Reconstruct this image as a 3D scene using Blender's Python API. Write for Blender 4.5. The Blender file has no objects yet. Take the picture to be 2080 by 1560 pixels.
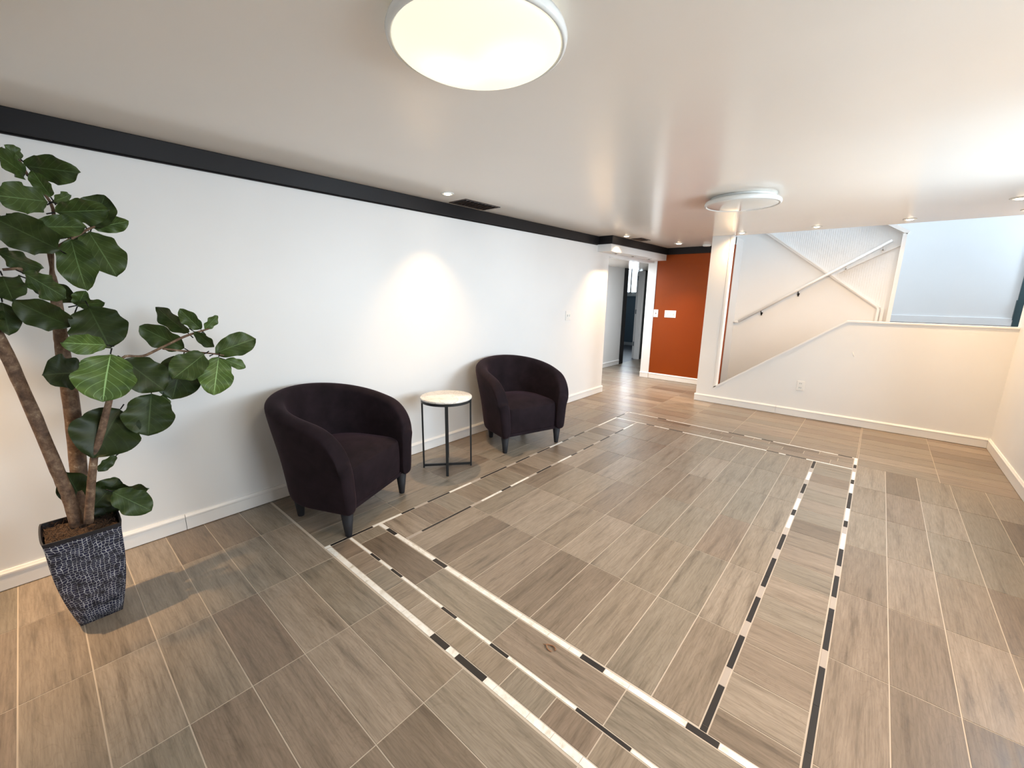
import bpy, bmesh, math, random
from mathutils import Vector, Matrix, Euler

C = bpy.context.scene.collection
SC = bpy.context.scene
random.seed(7)
PI = math.pi

# ------------------------------------------------------------------ camera
cam_d = bpy.data.cameras.new('camera')
cam = bpy.data.objects.new('camera', cam_d); C.objects.link(cam)
cam_d.sensor_fit = 'HORIZONTAL'; cam_d.sensor_width = 36.0
cam_d.lens = 848.02 / 2080.0 * 36.0
cam_d.clip_start = 0.02
rgt = Vector((0.75482287, 0.65580613, 0.01267896))
up = Vector((-0.14808451, 0.1515486, 0.97729422))
fwd = Vector((-0.63899406, 0.73956159, -0.21150708))
m3 = Matrix((rgt, up, -fwd)).transposed()
cam.matrix_world = Matrix.Translation((3.14127, 0.0, 1.5)) @ m3.to_4x4()
SC.camera = cam

# ------------------------------------------------------------------ view + world
SC.view_settings.view_transform = 'Standard'
SC.view_settings.look = 'None'
SC.view_settings.gamma = 1.0
SC.view_settings.use_curve_mapping = False
SC.view_settings.exposure = 0.07
w = bpy.data.worlds.new('sky'); SC.world = w; w.use_nodes = True
bg = w.node_tree.nodes['Background']
bg.inputs[0].default_value = (0.80, 0.90, 1.0, 1); bg.inputs[1].default_value = 2.5

COOL = (0.74, 0.88, 1.0)
WARM = (1.0, 0.66, 0.36)
def area(name, loc, target, sx, sy, power, col):
    l = bpy.data.lights.new(name, 'AREA'); l.shape = 'RECTANGLE'; l.size = sx; l.size_y = sy
    l.energy = power; l.color = col
    o = bpy.data.objects.new(name, l); C.objects.link(o); o.location = loc
    o.rotation_euler = (Vector(target) - Vector(loc)).to_track_quat('-Z', 'Y').to_euler()
    return o
# daylight outside the windows
area('daylight_right_a', (4.75, 1.3, 1.75), (0, 1.6, 0.9), 1.7, 1.3, 60, COOL)
area('daylight_right_b', (4.75, 3.7, 1.75), (0, 3.0, 0.9), 1.7, 1.3, 145, COOL)
area('daylight_back', (2.2, -3.7, 1.7), (2.0, 0, 0.9), 2.2, 1.3, 12, COOL)
area('daylight_stair', (3.7, 7.1, 4.9), (3.3, 9.0, 2.2), 1.8, 1.2, 56, (0.80, 0.90, 1.0))
area('daylight_entry', (5.75, 8.72, 2.75), (0.2, 2.0, 0.8), 0.8, 1.0, 105, COOL)
area('daylight_hall_room', (-2.6, 12.6, 1.95), (-1.4, 9.6, 0.4), 0.8, 0.7, 80, (0.75, 0.88, 1.0))

# ------------------------------------------------------------------ materials
def mat(name, col=(0.8, 0.8, 0.8), rough=0.5, metal=0.0, spec=0.5):
    m = bpy.data.materials.new(name); m.use_nodes = True
    b = m.node_tree.nodes['Principled BSDF']
    b.inputs['Base Color'].default_value = (*col, 1); b.inputs['Roughness'].default_value = rough
    b.inputs['Metallic'].default_value = metal; b.inputs['Specular IOR Level'].default_value = spec
    return m
def N(m, t, **kw):
    n = m.node_tree.nodes.new(t)
    for k, v in kw.items(): setattr(n, k, v)
    return n
def LK(m, a, b): m.node_tree.links.new(a, b)
def BS(m): return m.node_tree.nodes['Principled BSDF']
def noise(m, scale, detail=3, rough=0.5, dist=0.0, vec=None):
    n = N(m, 'ShaderNodeTexNoise'); n.inputs['Scale'].default_value = scale; n.inputs['Detail'].default_value = detail
    n.inputs['Roughness'].default_value = rough; n.inputs['Distortion'].default_value = dist
    if vec is not None: LK(m, vec, n.inputs['Vector'])
    return n
def ramp(m, fac, stops):
    r = N(m, 'ShaderNodeValToRGB'); e = r.color_ramp.elements
    while len(e) < len(stops): e.new(0.5)
    for el, (p, c) in zip(e, stops):
        el.position = p; el.color = (*c, 1) if len(c) == 3 else c
    LK(m, fac, r.inputs[0]); return r
def bump(m, h, strength, dist=0.002):
    b = N(m, 'ShaderNodeBump'); b.inputs['Strength'].default_value = strength; b.inputs['Distance'].default_value = dist
    LK(m, h, b.inputs['Height']); LK(m, b.outputs[0], BS(m).inputs['Normal']); return b
def mixc(m, fac, a, b, mode='MIX'):
    n = N(m, 'ShaderNodeMix', data_type='RGBA', blend_type=mode)
    if isinstance(fac, float): n.inputs[0].default_value = fac
    else: LK(m, fac, n.inputs[0])
    for i, v in ((6, a), (7, b)):
        if isinstance(v, tuple): n.inputs[i].default_value = (*v, 1)
        else: LK(m, v, n.inputs[i])
    return n.outputs[2]
def paint(name, col, rough, bstr=0.08, scale=90, var=0.03):
    m = mat(name, col, rough)
    tc = N(m, 'ShaderNodeTexCoord')
    n = noise(m, scale, 3, vec=tc.outputs['Object']); bump(m, n.outputs[0], bstr, 0.001)
    n2 = noise(m, 0.9, 4, vec=tc.outputs['Object'])
    a = tuple(max(0, c * (1 - var)) for c in col); b = tuple(min(1, c * (1 + var)) for c in col)
    r = ramp(m, n2.outputs[0], [(0.3, a), (0.7, b)]); LK(m, r.outputs[0], BS(m).inputs['Base Color'])
    return m
M = {}
M['wall'] = paint('white_wall_paint', (0.80, 0.80, 0.79), 0.42, 0.05, 60)
M['ceiling'] = paint('satin_ceiling_paint', (0.83, 0.78, 0.71), 0.20, 0.05, 7, 0.02)
M['trim'] = paint('white_trim_paint', (0.83, 0.82, 0.80), 0.28, 0.02, 40)
M['crown'] = paint('black_crown_paint', (0.010, 0.009, 0.010), 0.45, 0.02, 40); BS(M['crown']).inputs['Specular IOR Level'].default_value = 0.25
M['rust'] = paint('rust_orange_paint', (0.25, 0.043, 0.002), 0.33, 0.10, 60, 0.06); BS(M['rust']).inputs['Specular IOR Level'].default_value = 0.25
M['grey_wall'] = paint('blue_grey_wall_paint', (0.60, 0.63, 0.65), 0.6)
M['dark_blue'] = paint('slate_blue_paint', (0.20, 0.27, 0.33), 0.6)
M['teal'] = paint('dark_teal_paint', (0.02, 0.05, 0.06), 0.4)
M['carpet'] = paint('grey_floor', (0.16, 0.16, 0.17), 0.5, 0.3, 200)
M['tread'] = paint('brown_stair_tread', (0.14, 0.10, 0.08), 0.5)
M['plate'] = mat('white_plastic', (0.82, 0.81, 0.78), 0.3)
M['slot'] = mat('dark_slot', (0.03, 0.03, 0.03), 0.6)
M['vent'] = mat('bronze_vent_metal', (0.16, 0.11, 0.09), 0.45, 0.4)
M['vent_frame'] = mat('dark_vent_frame', (0.05, 0.035, 0.03), 0.45, 0.2)
M['steel'] = mat('grey_hinge_steel', (0.35, 0.36, 0.36), 0.35, 0.9)
M['black_metal'] = mat('black_powder_coat', (0.012, 0.014, 0.016), 0.38)
M['leg'] = mat('charcoal_plastic_leg', (0.014, 0.014, 0.017), 0.6, spec=0.3)
M['glass'] = mat('window_glass', (1, 1, 1), 0.02)
gt = M['glass'].node_tree
_t = gt.nodes.new('ShaderNodeBsdfTransparent'); _g = gt.nodes.new('ShaderNodeBsdfGlossy'); _g.inputs['Roughness'].default_value = 0.02
_m = gt.nodes.new('ShaderNodeMixShader'); _m.inputs[0].default_value = 0.06
gt.links.new(_t.outputs[0], _m.inputs[1]); gt.links.new(_g.outputs[0], _m.inputs[2]); gt.links.new(_m.outputs[0], gt.nodes['Material Output'].inputs[0])
M['enamel'] = mat('white_enamel', (0.80, 0.82, 0.80), 0.18)
M['opal_off'] = mat('unlit_opal_glass', (0.74, 0.73, 0.68), 0.08)
def emit(name, col, strength):
    m = mat(name, (0.8, 0.8, 0.8), 0.4); b = BS(m)
    b.inputs['Emission Color'].default_value = (*col, 1); b.inputs['Emission Strength'].default_value = strength
    return m
M['bulb'] = emit('lit_bulb', (1.0, 0.80, 0.55), 14.0)
M['bulb_off'] = mat('unlit_lamp', (0.10, 0.08, 0.07), 0.4)
M['baffle'] = mat('lamp_baffle', (0.35, 0.28, 0.24), 0.35)
# lit opal glass, bulbs glowing behind it
m = emit('lit_opal_glass', (1.0, 0.93, 0.74), 1.0); M['opal'] = m
tc = N(m, 'ShaderNodeTexCoord')
def blob(cx, cy, r):
    mp = N(m, 'ShaderNodeVectorMath', operation='DISTANCE'); LK(m, tc.outputs['Object'], mp.inputs[0]); mp.inputs[1].default_value = (cx, cy, -0.10)
    mr = N(m, 'ShaderNodeMapRange'); mr.interpolation_type = 'SMOOTHERSTEP'; LK(m, mp.outputs['Value'], mr.inputs[0])
    mr.inputs[1].default_value = 0; mr.inputs[2].default_value = r; mr.inputs[3].default_value = 1; mr.inputs[4].default_value = 0
    return mr.outputs[0]
s = N(m, 'ShaderNodeMath', operation='ADD'); LK(m, blob(-0.10, -0.02, 0.17), s.inputs[0]); LK(m, blob(0.09, 0.06, 0.17), s.inputs[1])
s2 = N(m, 'ShaderNodeMapRange'); LK(m, s.outputs[0], s2.inputs[0]); s2.inputs[3].default_value = 0.92; s2.inputs[4].default_value = 1.35
LK(m, s2.outputs[0], BS(m).inputs['Emission Strength'])
BS(m).inputs['Base Color'].default_value = (0.25, 0.24, 0.2, 1)

# wood-look porcelain tile: uv = metres along / across each tile, 'tile' attribute = per tile tone
m = mat('wood_look_tile', rough=0.36); M['tile'] = m
uv = N(m, 'ShaderNodeUVMap', uv_map='UVMap'); at = N(m, 'ShaderNodeAttribute', attribute_name='tile')
mp = N(m, 'ShaderNodeMapping'); LK(m, uv.outputs[0], mp.inputs[0]); mp.inputs['Scale'].default_value = (1.5, 15.0, 1)
n1 = noise(m, 1.6, 7, 0.60, 0.22, mp.outputs[0])
mp2 = N(m, 'ShaderNodeMapping'); LK(m, uv.outputs[0], mp2.inputs[0]); mp2.inputs['Scale'].default_value = (4, 60, 1)
n2 = noise(m, 2.4, 5, 0.65, 0.1, mp2.outputs[0])
mp3 = N(m, 'ShaderNodeMapping'); LK(m, uv.outputs[0], mp3.inputs[0]); mp3.inputs['Scale'].default_value = (1.6, 5, 1)
n3 = noise(m, 1.5, 2, 0.5, 2.2, mp3.outputs[0])
wv = N(m, 'ShaderNodeMath', operation='MULTIPLY'); LK(m, n3.outputs[0], wv.inputs[0]); wv.inputs[1].default_value = 11
fr = N(m, 'ShaderNodeMath', operation='SINE'); wv2 = N(m, 'ShaderNodeMath', operation='MULTIPLY'); LK(m, wv.outputs[0], wv2.inputs[0]); wv2.inputs[1].default_value = 5.0
LK(m, wv2.outputs[0], fr.inputs[0])
base = ramp(m, at.outputs['Fac'], [(0.0, (0.155, 0.120, 0.088)), (0.15, (0.215, 0.170, 0.128)), (0.35, (0.255, 0.208, 0.158)), (0.6, (0.225, 0.194, 0.152)), (0.8, (0.290, 0.238, 0.186)), (1.0, (0.195, 0.148, 0.110))])
g1 = ramp(m, n1.outputs[0], [(0.28, (0.50, 0.48, 0.46)), (0.46, (0.95, 0.94, 0.92)), (0.56, (1.06, 1.05, 1.04)), (0.74, (1.22, 1.22, 1.22))])
c1 = mixc(m, 0.85, base.outputs[0], g1.outputs[0], 'MULTIPLY')
g2 = ramp(m, n2.outputs[0], [(0.33, (0.70, 0.68, 0.66)), (0.6, (1.14, 1.14, 1.14))])
c2 = mixc(m, 0.7, c1, g2.outputs[0], 'MULTIPLY')
g3 = ramp(m, fr.outputs[0], [(0.0, (1, 1, 1)), (0.80, (1, 1, 1)), (1.0, (0.86, 0.84, 0.82))])
c3 = mixc(m, 0.6, c2, g3.outputs[0], 'MULTIPLY')
LK(m, c3, BS(m).inputs['Base Color'])
rr = ramp(m, n1.outputs[0], [(0.3, (0.30,) * 3), (0.7, (0.42,) * 3)]); LK(m, rr.outputs[0], BS(m).inputs['Roughness'])
bump(m, n2.outputs[0], 0.12, 0.001)
M['grout'] = paint('beige_grout', (0.52, 0.45, 0.37), 0.8, 0.2, 300, 0.08)
m = mat('white_marble_strip', (0.76, 0.74, 0.68), 0.35); M['white_strip'] = m
tc = N(m, 'ShaderNodeTexCoord'); n = noise(m, 26, 5, 0.6, 0.6, tc.outputs['Object'])
r = ramp(m, n.outputs[0], [(0.30, (0.60, 0.55, 0.46)), (0.45, (0.78, 0.75, 0.69)), (0.7, (0.86, 0.85, 0.82))]); LK(m, r.outputs[0], BS(m).inputs['Base Color'])
M['black_strip'] = paint('black_glass_strip', (0.016, 0.013, 0.012), 0.5, 0.02, 30, 0.3)
M['tan_strip'] = paint('taupe_strip', (0.42, 0.36, 0.31), 0.4, 0.05, 40, 0.08)
# velvet
def velvet(name, col, sheen):
    m = mat(name, col, 0.85, spec=0.15); b = BS(m)
    b.inputs['Sheen Weight'].default_value = 0.35; b.inputs['Sheen Roughness'].default_value = 0.35; b.inputs['Sheen Tint'].default_value = (*sheen, 1)
    tc = N(m, 'ShaderNodeTexCoord'); n = noise(m, 9, 4, 0.6, 0.3, tc.outputs['Object'])
    a = tuple(c * 0.65 for c in col); c2 = tuple(c * 1.4 for c in col)
    r = ramp(m, n.outputs[0], [(0.3, a), (0.7, c2)]); LK(m, r.outputs[0], b.inputs['Base Color'])
    n2 = noise(m, 350, 2, 0.5, 0, tc.outputs['Object']); bump(m, n2.outputs[0], 0.25, 0.001)
    return m
M['velvet'] = velvet('dark_plum_velvet', (0.012, 0.007, 0.0095), (0.18, 0.10, 0.13))
M['marble'] = mat('cream_marble', (0.85, 0.82, 0.76), 0.18); m = M['marble']
tc = N(m, 'ShaderNodeTexCoord'); n = noise(m, 5, 6, 0.6, 1.6, tc.outputs['Object'])
r = ramp(m, n.outputs[0], [(0.0, (0.84, 0.81, 0.75)), (0.485, (0.85, 0.82, 0.76)), (0.5, (0.60, 0.50, 0.40)), (0.515, (0.85, 0.82, 0.76)), (1.0, (0.88, 0.86, 0.82))]); LK(m, r.outputs[0], BS(m).inputs['Base Color'])
# bark
m = mat('mottled_bark', (0.2, 0.12, 0.07), 0.75); M['bark'] = m
tc = N(m, 'ShaderNodeTexCoord'); n = noise(m, 28, 6, 0.7, 0.2, tc.outputs['Object'])
r = ramp(m, n.outputs[0], [(0.30, (0.05, 0.028, 0.018)), (0.48, (0.13, 0.075, 0.045)), (0.62, (0.22, 0.145, 0.09)), (0.70, (0.46, 0.38, 0.29))]); LK(m, r.outputs[0], BS(m).inputs['Base Color'])
bump(m, n.outputs[0], 0.5, 0.004)
m = mat('coir_soil', (0.09, 0.05, 0.03), 0.95); M['soil'] = m
tc = N(m, 'ShaderNodeTexCoord'); n = noise(m, 60, 6, 0.8, 1.0, tc.outputs['Object'])
r = ramp(m, n.outputs[0], [(0.3, (0.02, 0.012, 0.008)), (0.6, (0.10, 0.055, 0.03)), (0.8, (0.22, 0.14, 0.08))]); LK(m, r.outputs[0], BS(m).inputs['Base Color'])
bump(m, n.outputs[0], 1.0, 0.01)
# fig leaf: uv u across 0..1, v along 0..1; attribute tone
m = mat('fig_leaf', (0.05, 0.12, 0.03), 0.45, spec=0.35); M['leaf'] = m
uv = N(m, 'ShaderNodeUVMap', uv_map='UVMap'); at = N(m, 'ShaderNodeAttribute', attribute_name='tone')
sp = N(m, 'ShaderNodeSeparateXYZ'); LK(m, uv.outputs[0], sp.inputs[0])
def MA(op, a, b=None, c=None):
    n = N(m, 'ShaderNodeMath', operation=op)
    for i, v in enumerate((a, b, c)):
        if v is None: continue
        if isinstance(v, (int, float)): n.inputs[i].default_value = v
        else: LK(m, v, n.inputs[i])
    return n.outputs[0]
au = MA('ABSOLUTE', MA('SUBTRACT', sp.outputs[0], 0.5))
mid = MA('LESS_THAN', au, 0.014)
sv = MA('FRACT', MA('MULTIPLY', MA('SUBTRACT', sp.outputs[1], MA('MULTIPLY', au, 0.75)), 6.5))
svl = MA('LESS_THAN', MA('ABSOLUTE', MA('SUBTRACT', sv, 0.5)), 0.045)
vein = MA('MULTIPLY', MA('MAXIMUM', mid, MA('MULTIPLY', svl, 0.4)), MA('MULTIPLY_ADD', at.outputs['Fac'], 0.5, 0.05))
tc = N(m, 'ShaderNodeTexCoord'); n = noise(m, 16, 4, 0.6, 0.4, tc.outputs['Object'])
r = ramp(m, n.outputs[0], [(0.3, (0.030, 0.055, 0.012)), (0.7, (0.060, 0.098, 0.020))])
tone = N(m, 'ShaderNodeVectorMath', operation='SCALE'); LK(m, r.outputs[0], tone.inputs[0]); LK(m, at.outputs['Fac'], tone.inputs['Scale'])
vc = N(m, 'ShaderNodeVectorMath', operation='SCALE'); vc.inputs[0].default_value = (0.20, 0.32, 0.13); LK(m, at.outputs['Fac'], vc.inputs['Scale'])
cc = mixc(m, vein, tone.outputs[0], vc.outputs[0])
geo = N(m, 'ShaderNodeNewGeometry')
cb = mixc(m, MA('MULTIPLY', geo.outputs['Backfacing'], 0.35), cc, (0.12, 0.18, 0.10))
LK(m, cb, BS(m).inputs['Base Color'])
bump(m, MA('ADD', MA('MULTIPLY', vein, -1.0), n.outputs[0]), 0.35, 0.003)
# pot mosaic
m = mat('navy_and_white_mosaic', (0.01, 0.015, 0.05), 0.35); M['mosaic'] = m
uv = N(m, 'ShaderNodeUVMap', uv_map='UVMap')
nn = noise(m, 9, 3, 0.5, 0, uv.outputs[0])
off = N(m, 'ShaderNodeVectorMath', operation='MULTIPLY_ADD'); LK(m, nn.outputs['Color'], off.inputs[0]); off.inputs[1].default_value = (0.05, 0.05, 0); LK(m, uv.outputs[0], off.inputs[2])
mpv = N(m, 'ShaderNodeMapping'); LK(m, off.outputs[0], mpv.inputs[0]); mpv.inputs['Scale'].default_value = (72, 90, 1)
vo = N(m, 'ShaderNodeTexVoronoi', feature='DISTANCE_TO_EDGE', voronoi_dimensions='2D'); vo.inputs['Scale'].default_value = 1; vo.inputs['Randomness'].default_value = 0.42
LK(m, mpv.outputs[0], vo.inputs['Vector'])
nb = noise(m, 30, 3, 0.6, 0, uv.outputs[0])
th = MA('MULTIPLY_ADD', nb.outputs[0], 0.30, -0.098)
ln = MA('LESS_THAN', vo.outputs['Distance'], th)
r = ramp(m, nb.outputs[0], [(0.3, (0.008, 0.010, 0.016)), (0.7, (0.012, 0.016, 0.055))])
cc = mixc(m, MA('MULTIPLY', ln, 0.9), r.outputs[0], (0.50, 0.51, 0.52)); LK(m, cc, BS(m).inputs['Base Color'])
bump(m, ln, 0.5, 0.002)
M['rim'] = paint('dark_pot_rim', (0.012, 0.012, 0.016), 0.5, 0.3, 80, 0.2)
# beadboard
m = paint('white_beadboard', (0.80, 0.81, 0.81), 0.4); M['bead'] = m

# ------------------------------------------------------------------ mesh helpers
def link(name, bm, mats, parent=None, smooth=False, loc=None):
    me = bpy.data.meshes.new(name); bm.normal_update(); bm.to_mesh(me); bm.free()
    for x in (mats if isinstance(mats, (list, tuple)) else [mats]): me.materials.append(x)
    if smooth:
        for p in me.polygons: p.use_smooth = True
    o = bpy.data.objects.new(name, me); C.objects.link(o)
    if parent is not None: o.parent = parent
    if loc is not None: o.location = loc
    return o
def box(bm, a, b, mi=0, mat4=None):
    x0, y0, z0 = a; x1, y1, z1 = b
    vs = [bm.verts.new(v) for v in ((x0,y0,z0),(x1,y0,z0),(x1,y1,z0),(x0,y1,z0),(x0,y0,z1),(x1,y0,z1),(x1,y1,z1),(x0,y1,z1))]
    if mat4 is not None:
        for v in vs: v.co = mat4 @ v.co
    fs = []
    for f in ((0,3,2,1),(4,5,6,7),(0,1,5,4),(1,2,6,5),(2,3,7,6),(3,0,4,7)):
        fc = bm.faces.new([vs[i] for i in f]); fc.material_index = mi; fs.append(fc)
    return vs
def prism(bm, poly, axis, a, b, mi=0):
    """poly: 2D points; extruded along axis between a and b."""
    def P(u, v, t):
        return {'x': (t, u, v), 'y': (u, t, v), 'z': (u, v, t)}[axis]
    A = [bm.verts.new(P(u, v, a)) for u, v in poly]; B = [bm.verts.new(P(u, v, b)) for u, v in poly]
    fs = [bm.faces.new(A), bm.faces.new(B[::-1])]
    n = len(poly)
    for i in range(n): fs.append(bm.faces.new((A[i], B[i], B[(i+1) % n], A[(i+1) % n])))
    for f in fs: f.material_index = mi
    bmesh.ops.recalc_face_normals(bm, faces=fs)
def lathe(bm, prof, n=48, mi=0, cx=0, cy=0):
    rings = []
    for r, z in prof:
        if r < 1e-6: rings.append([bm.verts.new((cx, cy, z))])
        else: rings.append([bm.verts.new((cx + r*math.cos(2*PI*i/n), cy + r*math.sin(2*PI*i/n), z)) for i in range(n)])
    fs = []
    for A, B in zip(rings, rings[1:]):
        for i in range(n):
            a, b = A[i % len(A)], A[(i+1) % len(A)]; c, d = B[(i+1) % len(B)], B[i % len(B)]
            vs = []
            for v in (a, b, c, d):
                if v not in vs: vs.append(v)
            if len(vs) > 2: fs.append(bm.faces.new(vs))
    for f in fs: f.material_index = mi
    bmesh.ops.recalc_face_normals(bm, faces=fs)
def tube(bm, pts, n=10, cap=True, wob=0.0):
    """pts: list of (x,y,z,r)"""
    P = [Vector(p[:3]) for p in pts]; rings = []
    ref = Vector((0.3, 0.2, 1)).normalized()
    for i, p in enumerate(P):
        d = (P[min(i+1, len(P)-1)] - P[max(i-1, 0)]).normalized()
        if abs(d.dot(ref)) > 0.95: ref = Vector((1, 0.1, 0)).normalized()
        s = d.cross(ref).normalized(); t = s.cross(d).normalized()
        rings.append([bm.verts.new(p + (s*math.cos(2*PI*k/n) + t*math.sin(2*PI*k/n)) * pts[i][3] * (1 + wob*random.uniform(-1, 1))) for k in range(n)])
    fs = []
    for A, B in zip(rings, rings[1:]):
        for k in range(n): fs.append(bm.faces.new((A[k], A[(k+1) % n], B[(k+1) % n], B[k])))
    if cap: fs.append(bm.faces.new(rings[0][::-1])); fs.append(bm.faces.new(rings[-1]))
    bmesh.ops.recalc_face_normals(bm, faces=fs)
def dense(pts, k=4):
    out = []
    for a, b in zip(pts, pts[1:]):
        for i in range(k): out.append([a[j] + (b[j]-a[j])*i/k for j in range(4)])
    out.append(list(pts[-1]))
    for _ in range(2):
        out = [out[0]] + [[(out[i-1][j] + 2*out[i][j] + out[i+1][j])/4 for j in range(4)] for i in range(1, len(out)-1)] + [out[-1]]
    return out
def bevel(o, wdt, seg=2):
    md = o.modifiers.new('bevel', 'BEVEL'); md.width = wdt; md.segments = seg; md.limit_method = 'ANGLE'; return md
def struct(name, bm, mats, parent=None, **kw):
    o = link(name, bm, mats, parent, **kw)
    if parent is None: o['kind'] = 'structure'
    return o
def boxes(name, lst, mt, parent=None, bev=0):
    bm = bmesh.new()
    for a, b in lst: box(bm, a, b)
    o = struct(name, bm, mt, parent)
    if bev: bevel(o, bev)
    return o
def tag(o, label, cat, group=None):
    o['label'] = label; o['category'] = cat
    if group: o['group'] = group
    return o
def thing(name, label, cat, loc=(0, 0, 0), rz=0, group=None):
    o = bpy.data.objects.new(name, None); C.objects.link(o); o.location = loc; o.rotation_euler = (0, 0, rz)
    o.empty_display_size = 0.1
    return tag(o, label, cat, group)
def dup(root, label, loc=None, rz=None, group=None):
    r = root.copy(); C.objects.link(r)
    if loc is not None: r.location = loc
    if rz is not None: r.rotation_euler = (0, 0, rz)
    r['label'] = label
    if group: r['group'] = group
    for ch in list(root.children):
        c = ch.copy(); C.objects.link(c); c.parent = r; c.matrix_parent_inverse = ch.matrix_parent_inverse
        for g in ch.children:
            d = g.copy(); C.objects.link(d); d.parent = c
    return r

# ------------------------------------------------------------------ room dimensions
W = 4.195; H = 2.298; YH = 6.311; YR = 7.45; YB = -3.0; BH = 0.105

# ------------------------------------------------------------------ floor
fb = bmesh.new(); uvl = fb.loops.layers.uv.new('UVMap'); tl = fb.verts.layers.float.new('tile')
G = 0.0024
def tile(x0, x1, y0, y1, along='x', mi=0, gap=G, tone=None):
    if x1 - x0 < 0.008 or y1 - y0 < 0.008: return
    x0 += gap; x1 -= gap; y0 += gap; y1 -= gap
    if x1 <= x0 or y1 <= y0: return
    vs = box(fb, (x0, y0, -0.0025), (x1, y1, 0.0), mi)
    t = random.random() if tone is None else tone
    ou, ov = random.uniform(0, 60), random.uniform(0, 60)
    for v in vs: v[tl] = t
    for v in vs:
        for lp in v.link_loops:
            X, Y = v.co.x - x0, v.co.y - y0
            lp[uvl].uv = (X + ou, Y + ov) if along == 'x' else (Y + ou, X + ov)
def steps(a, b, start, pitch):
    k = math.ceil((a - start) / pitch); out = [a]; v = start + k * pitch
    while v < b - 1e-4:
        if v > a + 1e-4: out.append(v)
        v += pitch
    return out + [b]
def field(x0, x1, y0, y1, sx, px, sy, py, along):
    X = steps(x0, x1, sx, px); Y = steps(y0, y1, sy, py)
    for a, b in zip(X, X[1:]):
        for c, d in zip(Y, Y[1:]): tile(a, b, c, d, along)
field(0, W, YB, 0.962, 0.422, 0.5495, 0.957, 0.1988, 'x')                 # in front of the inlay
field(0, 0.836, 0.962, 5.02, 0.040, 0.199, 0.968, 0.5495, 'y')             # along the left wall
field(3.194, W, 0.962, 4.80, 3.39, 0.2, 2.03, 0.5535, 'y')                 # right of the inlay
field(0.0, 3.194, 5.02, YR, -0.11, 0.549, 5.02, 0.2, 'x')
field(3.194, W, 4.80, YH, 3.735, 0.549, 4.80, 0.2, 'x')
field(-1.1, 0.0, 5.8, 10.4, -0.11, 0.549, 5.02, 0.2, 'x')
field(1.137, 2.876, 1.346, 4.648, 1.31, 0.1985, 1.90, 0.549, 'y')          # centre field
field(0.860, 1.116, 1.346, 4.648, 0.860, 0.4, 1.358, 0.199, 'x')           # left band
field(2.904, 3.166, 1.346, 4.648, 2.904, 0.4, 1.478, 0.2015, 'x')          # right band
field(0.860, 3.166, 0.996, 1.108, 1.048, 0.1975, 0.9, 0.5, 'y')            # short tiles
field(0.860, 3.166, 1.128, 1.314, 0.967, 0.5495, 1.0, 0.6, 'x')            # long tiles
for a, b in zip([0.860, 1.40, 2.05, 2.49, 3.0], [1.40, 2.05, 2.49, 3.0, 3.166]): tile(a, b, 4.672, 4.80, 'x')
for a, b in zip([0.860, 1.10, 1.46, 1.9, 2.13, 2.6, 2.78, 3.05], [1.10, 1.46, 1.9, 2.13, 2.6, 2.78, 3.05, 3.166]): tile(a, b, 4.804, 4.90, 'x')
for a, b in zip([0.860, 1.26, 1.66, 2.0, 2.32, 2.47, 2.9], [1.26, 1.66, 2.0, 2.32, 2.47, 2.9, 3.166]): tile(a, b, 4.904, 4.998, 'x')
KI = {'w': 2, 'k': 3, 't': 4}
def strip(axis, lo, hi, seq):
    for a, cc, b in zip(seq[0::2], seq[1::2], seq[2::2]):
        a_, b_ = min(a, b), max(a, b)
        if axis == 'x': tile(a_, b_, lo, hi, 'x', KI[cc], 0.001)
        else: tile(lo, hi, a_, b_, 'y', KI[cc], 0.001)
strip('x', 0.964, 0.994, [.866,'w',1.206,'w',1.297,'w',1.512,'w',1.625,'w',1.674,'w',1.841,'k',1.948,'w',2.006,'k',2.173,'w',2.228,'w',2.392,'w',2.501,'w',2.617,'w',2.8,'k',2.9,'w',3.166])
strip('x', 1.110, 1.126, [.862,'w',1.099,'k',1.193,'w',1.31,'k',1.408,'w',1.743,'k',1.846,'w',2.07,'k',2.173,'w',2.51,'k',2.727,'w',3.0,'k',3.166])
strip('x', 1.317, 1.344, [.858,'w',.942,'k',1.037,'w',1.416,'k',1.521,'w',1.635,'w',1.901,'w',2.069,'w',2.229,'w',2.341,'w',2.4,'k',2.509,'w',2.617,'w',2.838,'k',2.947,'w',3.166])
strip('y', 0.838, 0.857, [.962,'w',.998,'k',1.175,'k',1.281,'w',1.502,'k',1.609,'t',1.727,'k',1.935,'w',2.163,'t',2.272,'k',2.488,'k',2.595,'t',2.722,'k',2.921,'t',3.041,'k',3.245,'w',3.467,'k',3.58,'t',3.697,'k',3.901,'t',4.219,'w',4.671,'k',4.897,'t',5.018])
strip('y', 1.118, 1.136, [1.346,'t',1.464,'k',1.682,'k',1.895,'t',2.005,'w',2.225,'k',2.332,'w',2.558,'t',2.671,'k',2.88,'t',2.991,'w',3.208,'k',3.308,'t',3.428,'k',3.622,'t',3.76,'k',3.962,'t',4.085,'k',4.289,'w',4.54,'t',4.648])
strip('x', 5.0, 5.018, [.858,'w',1.24,'k',1.345,'w',2.057,'k',2.215,'w',2.384,'k',2.492,'w',3.042,'k',3.151,'w',3.168])
strip('x', 4.651, 4.669, [.858,'w',1.241,'k',1.339,'w',1.511,'k',1.666,'w',2.492,'k',2.598,'w',2.656,'k',2.822,'w',3.166])
strip('y', 3.169, 3.192, [5.018,'w',4.802,'k',4.702,'t',4.59,'w',4.373,'k',4.268,'w',4.047,'k',3.834,'k',3.723,'w',3.493,'k',3.39,'t',3.283,'w',3.055,'k',2.84,'t',2.719,'k',2.502,'t',2.391,'k',2.281,'k',2.066,'t',1.949,'k',1.729,'k',1.507,'k',1.3,'t',1.19,'k',.964])
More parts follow.
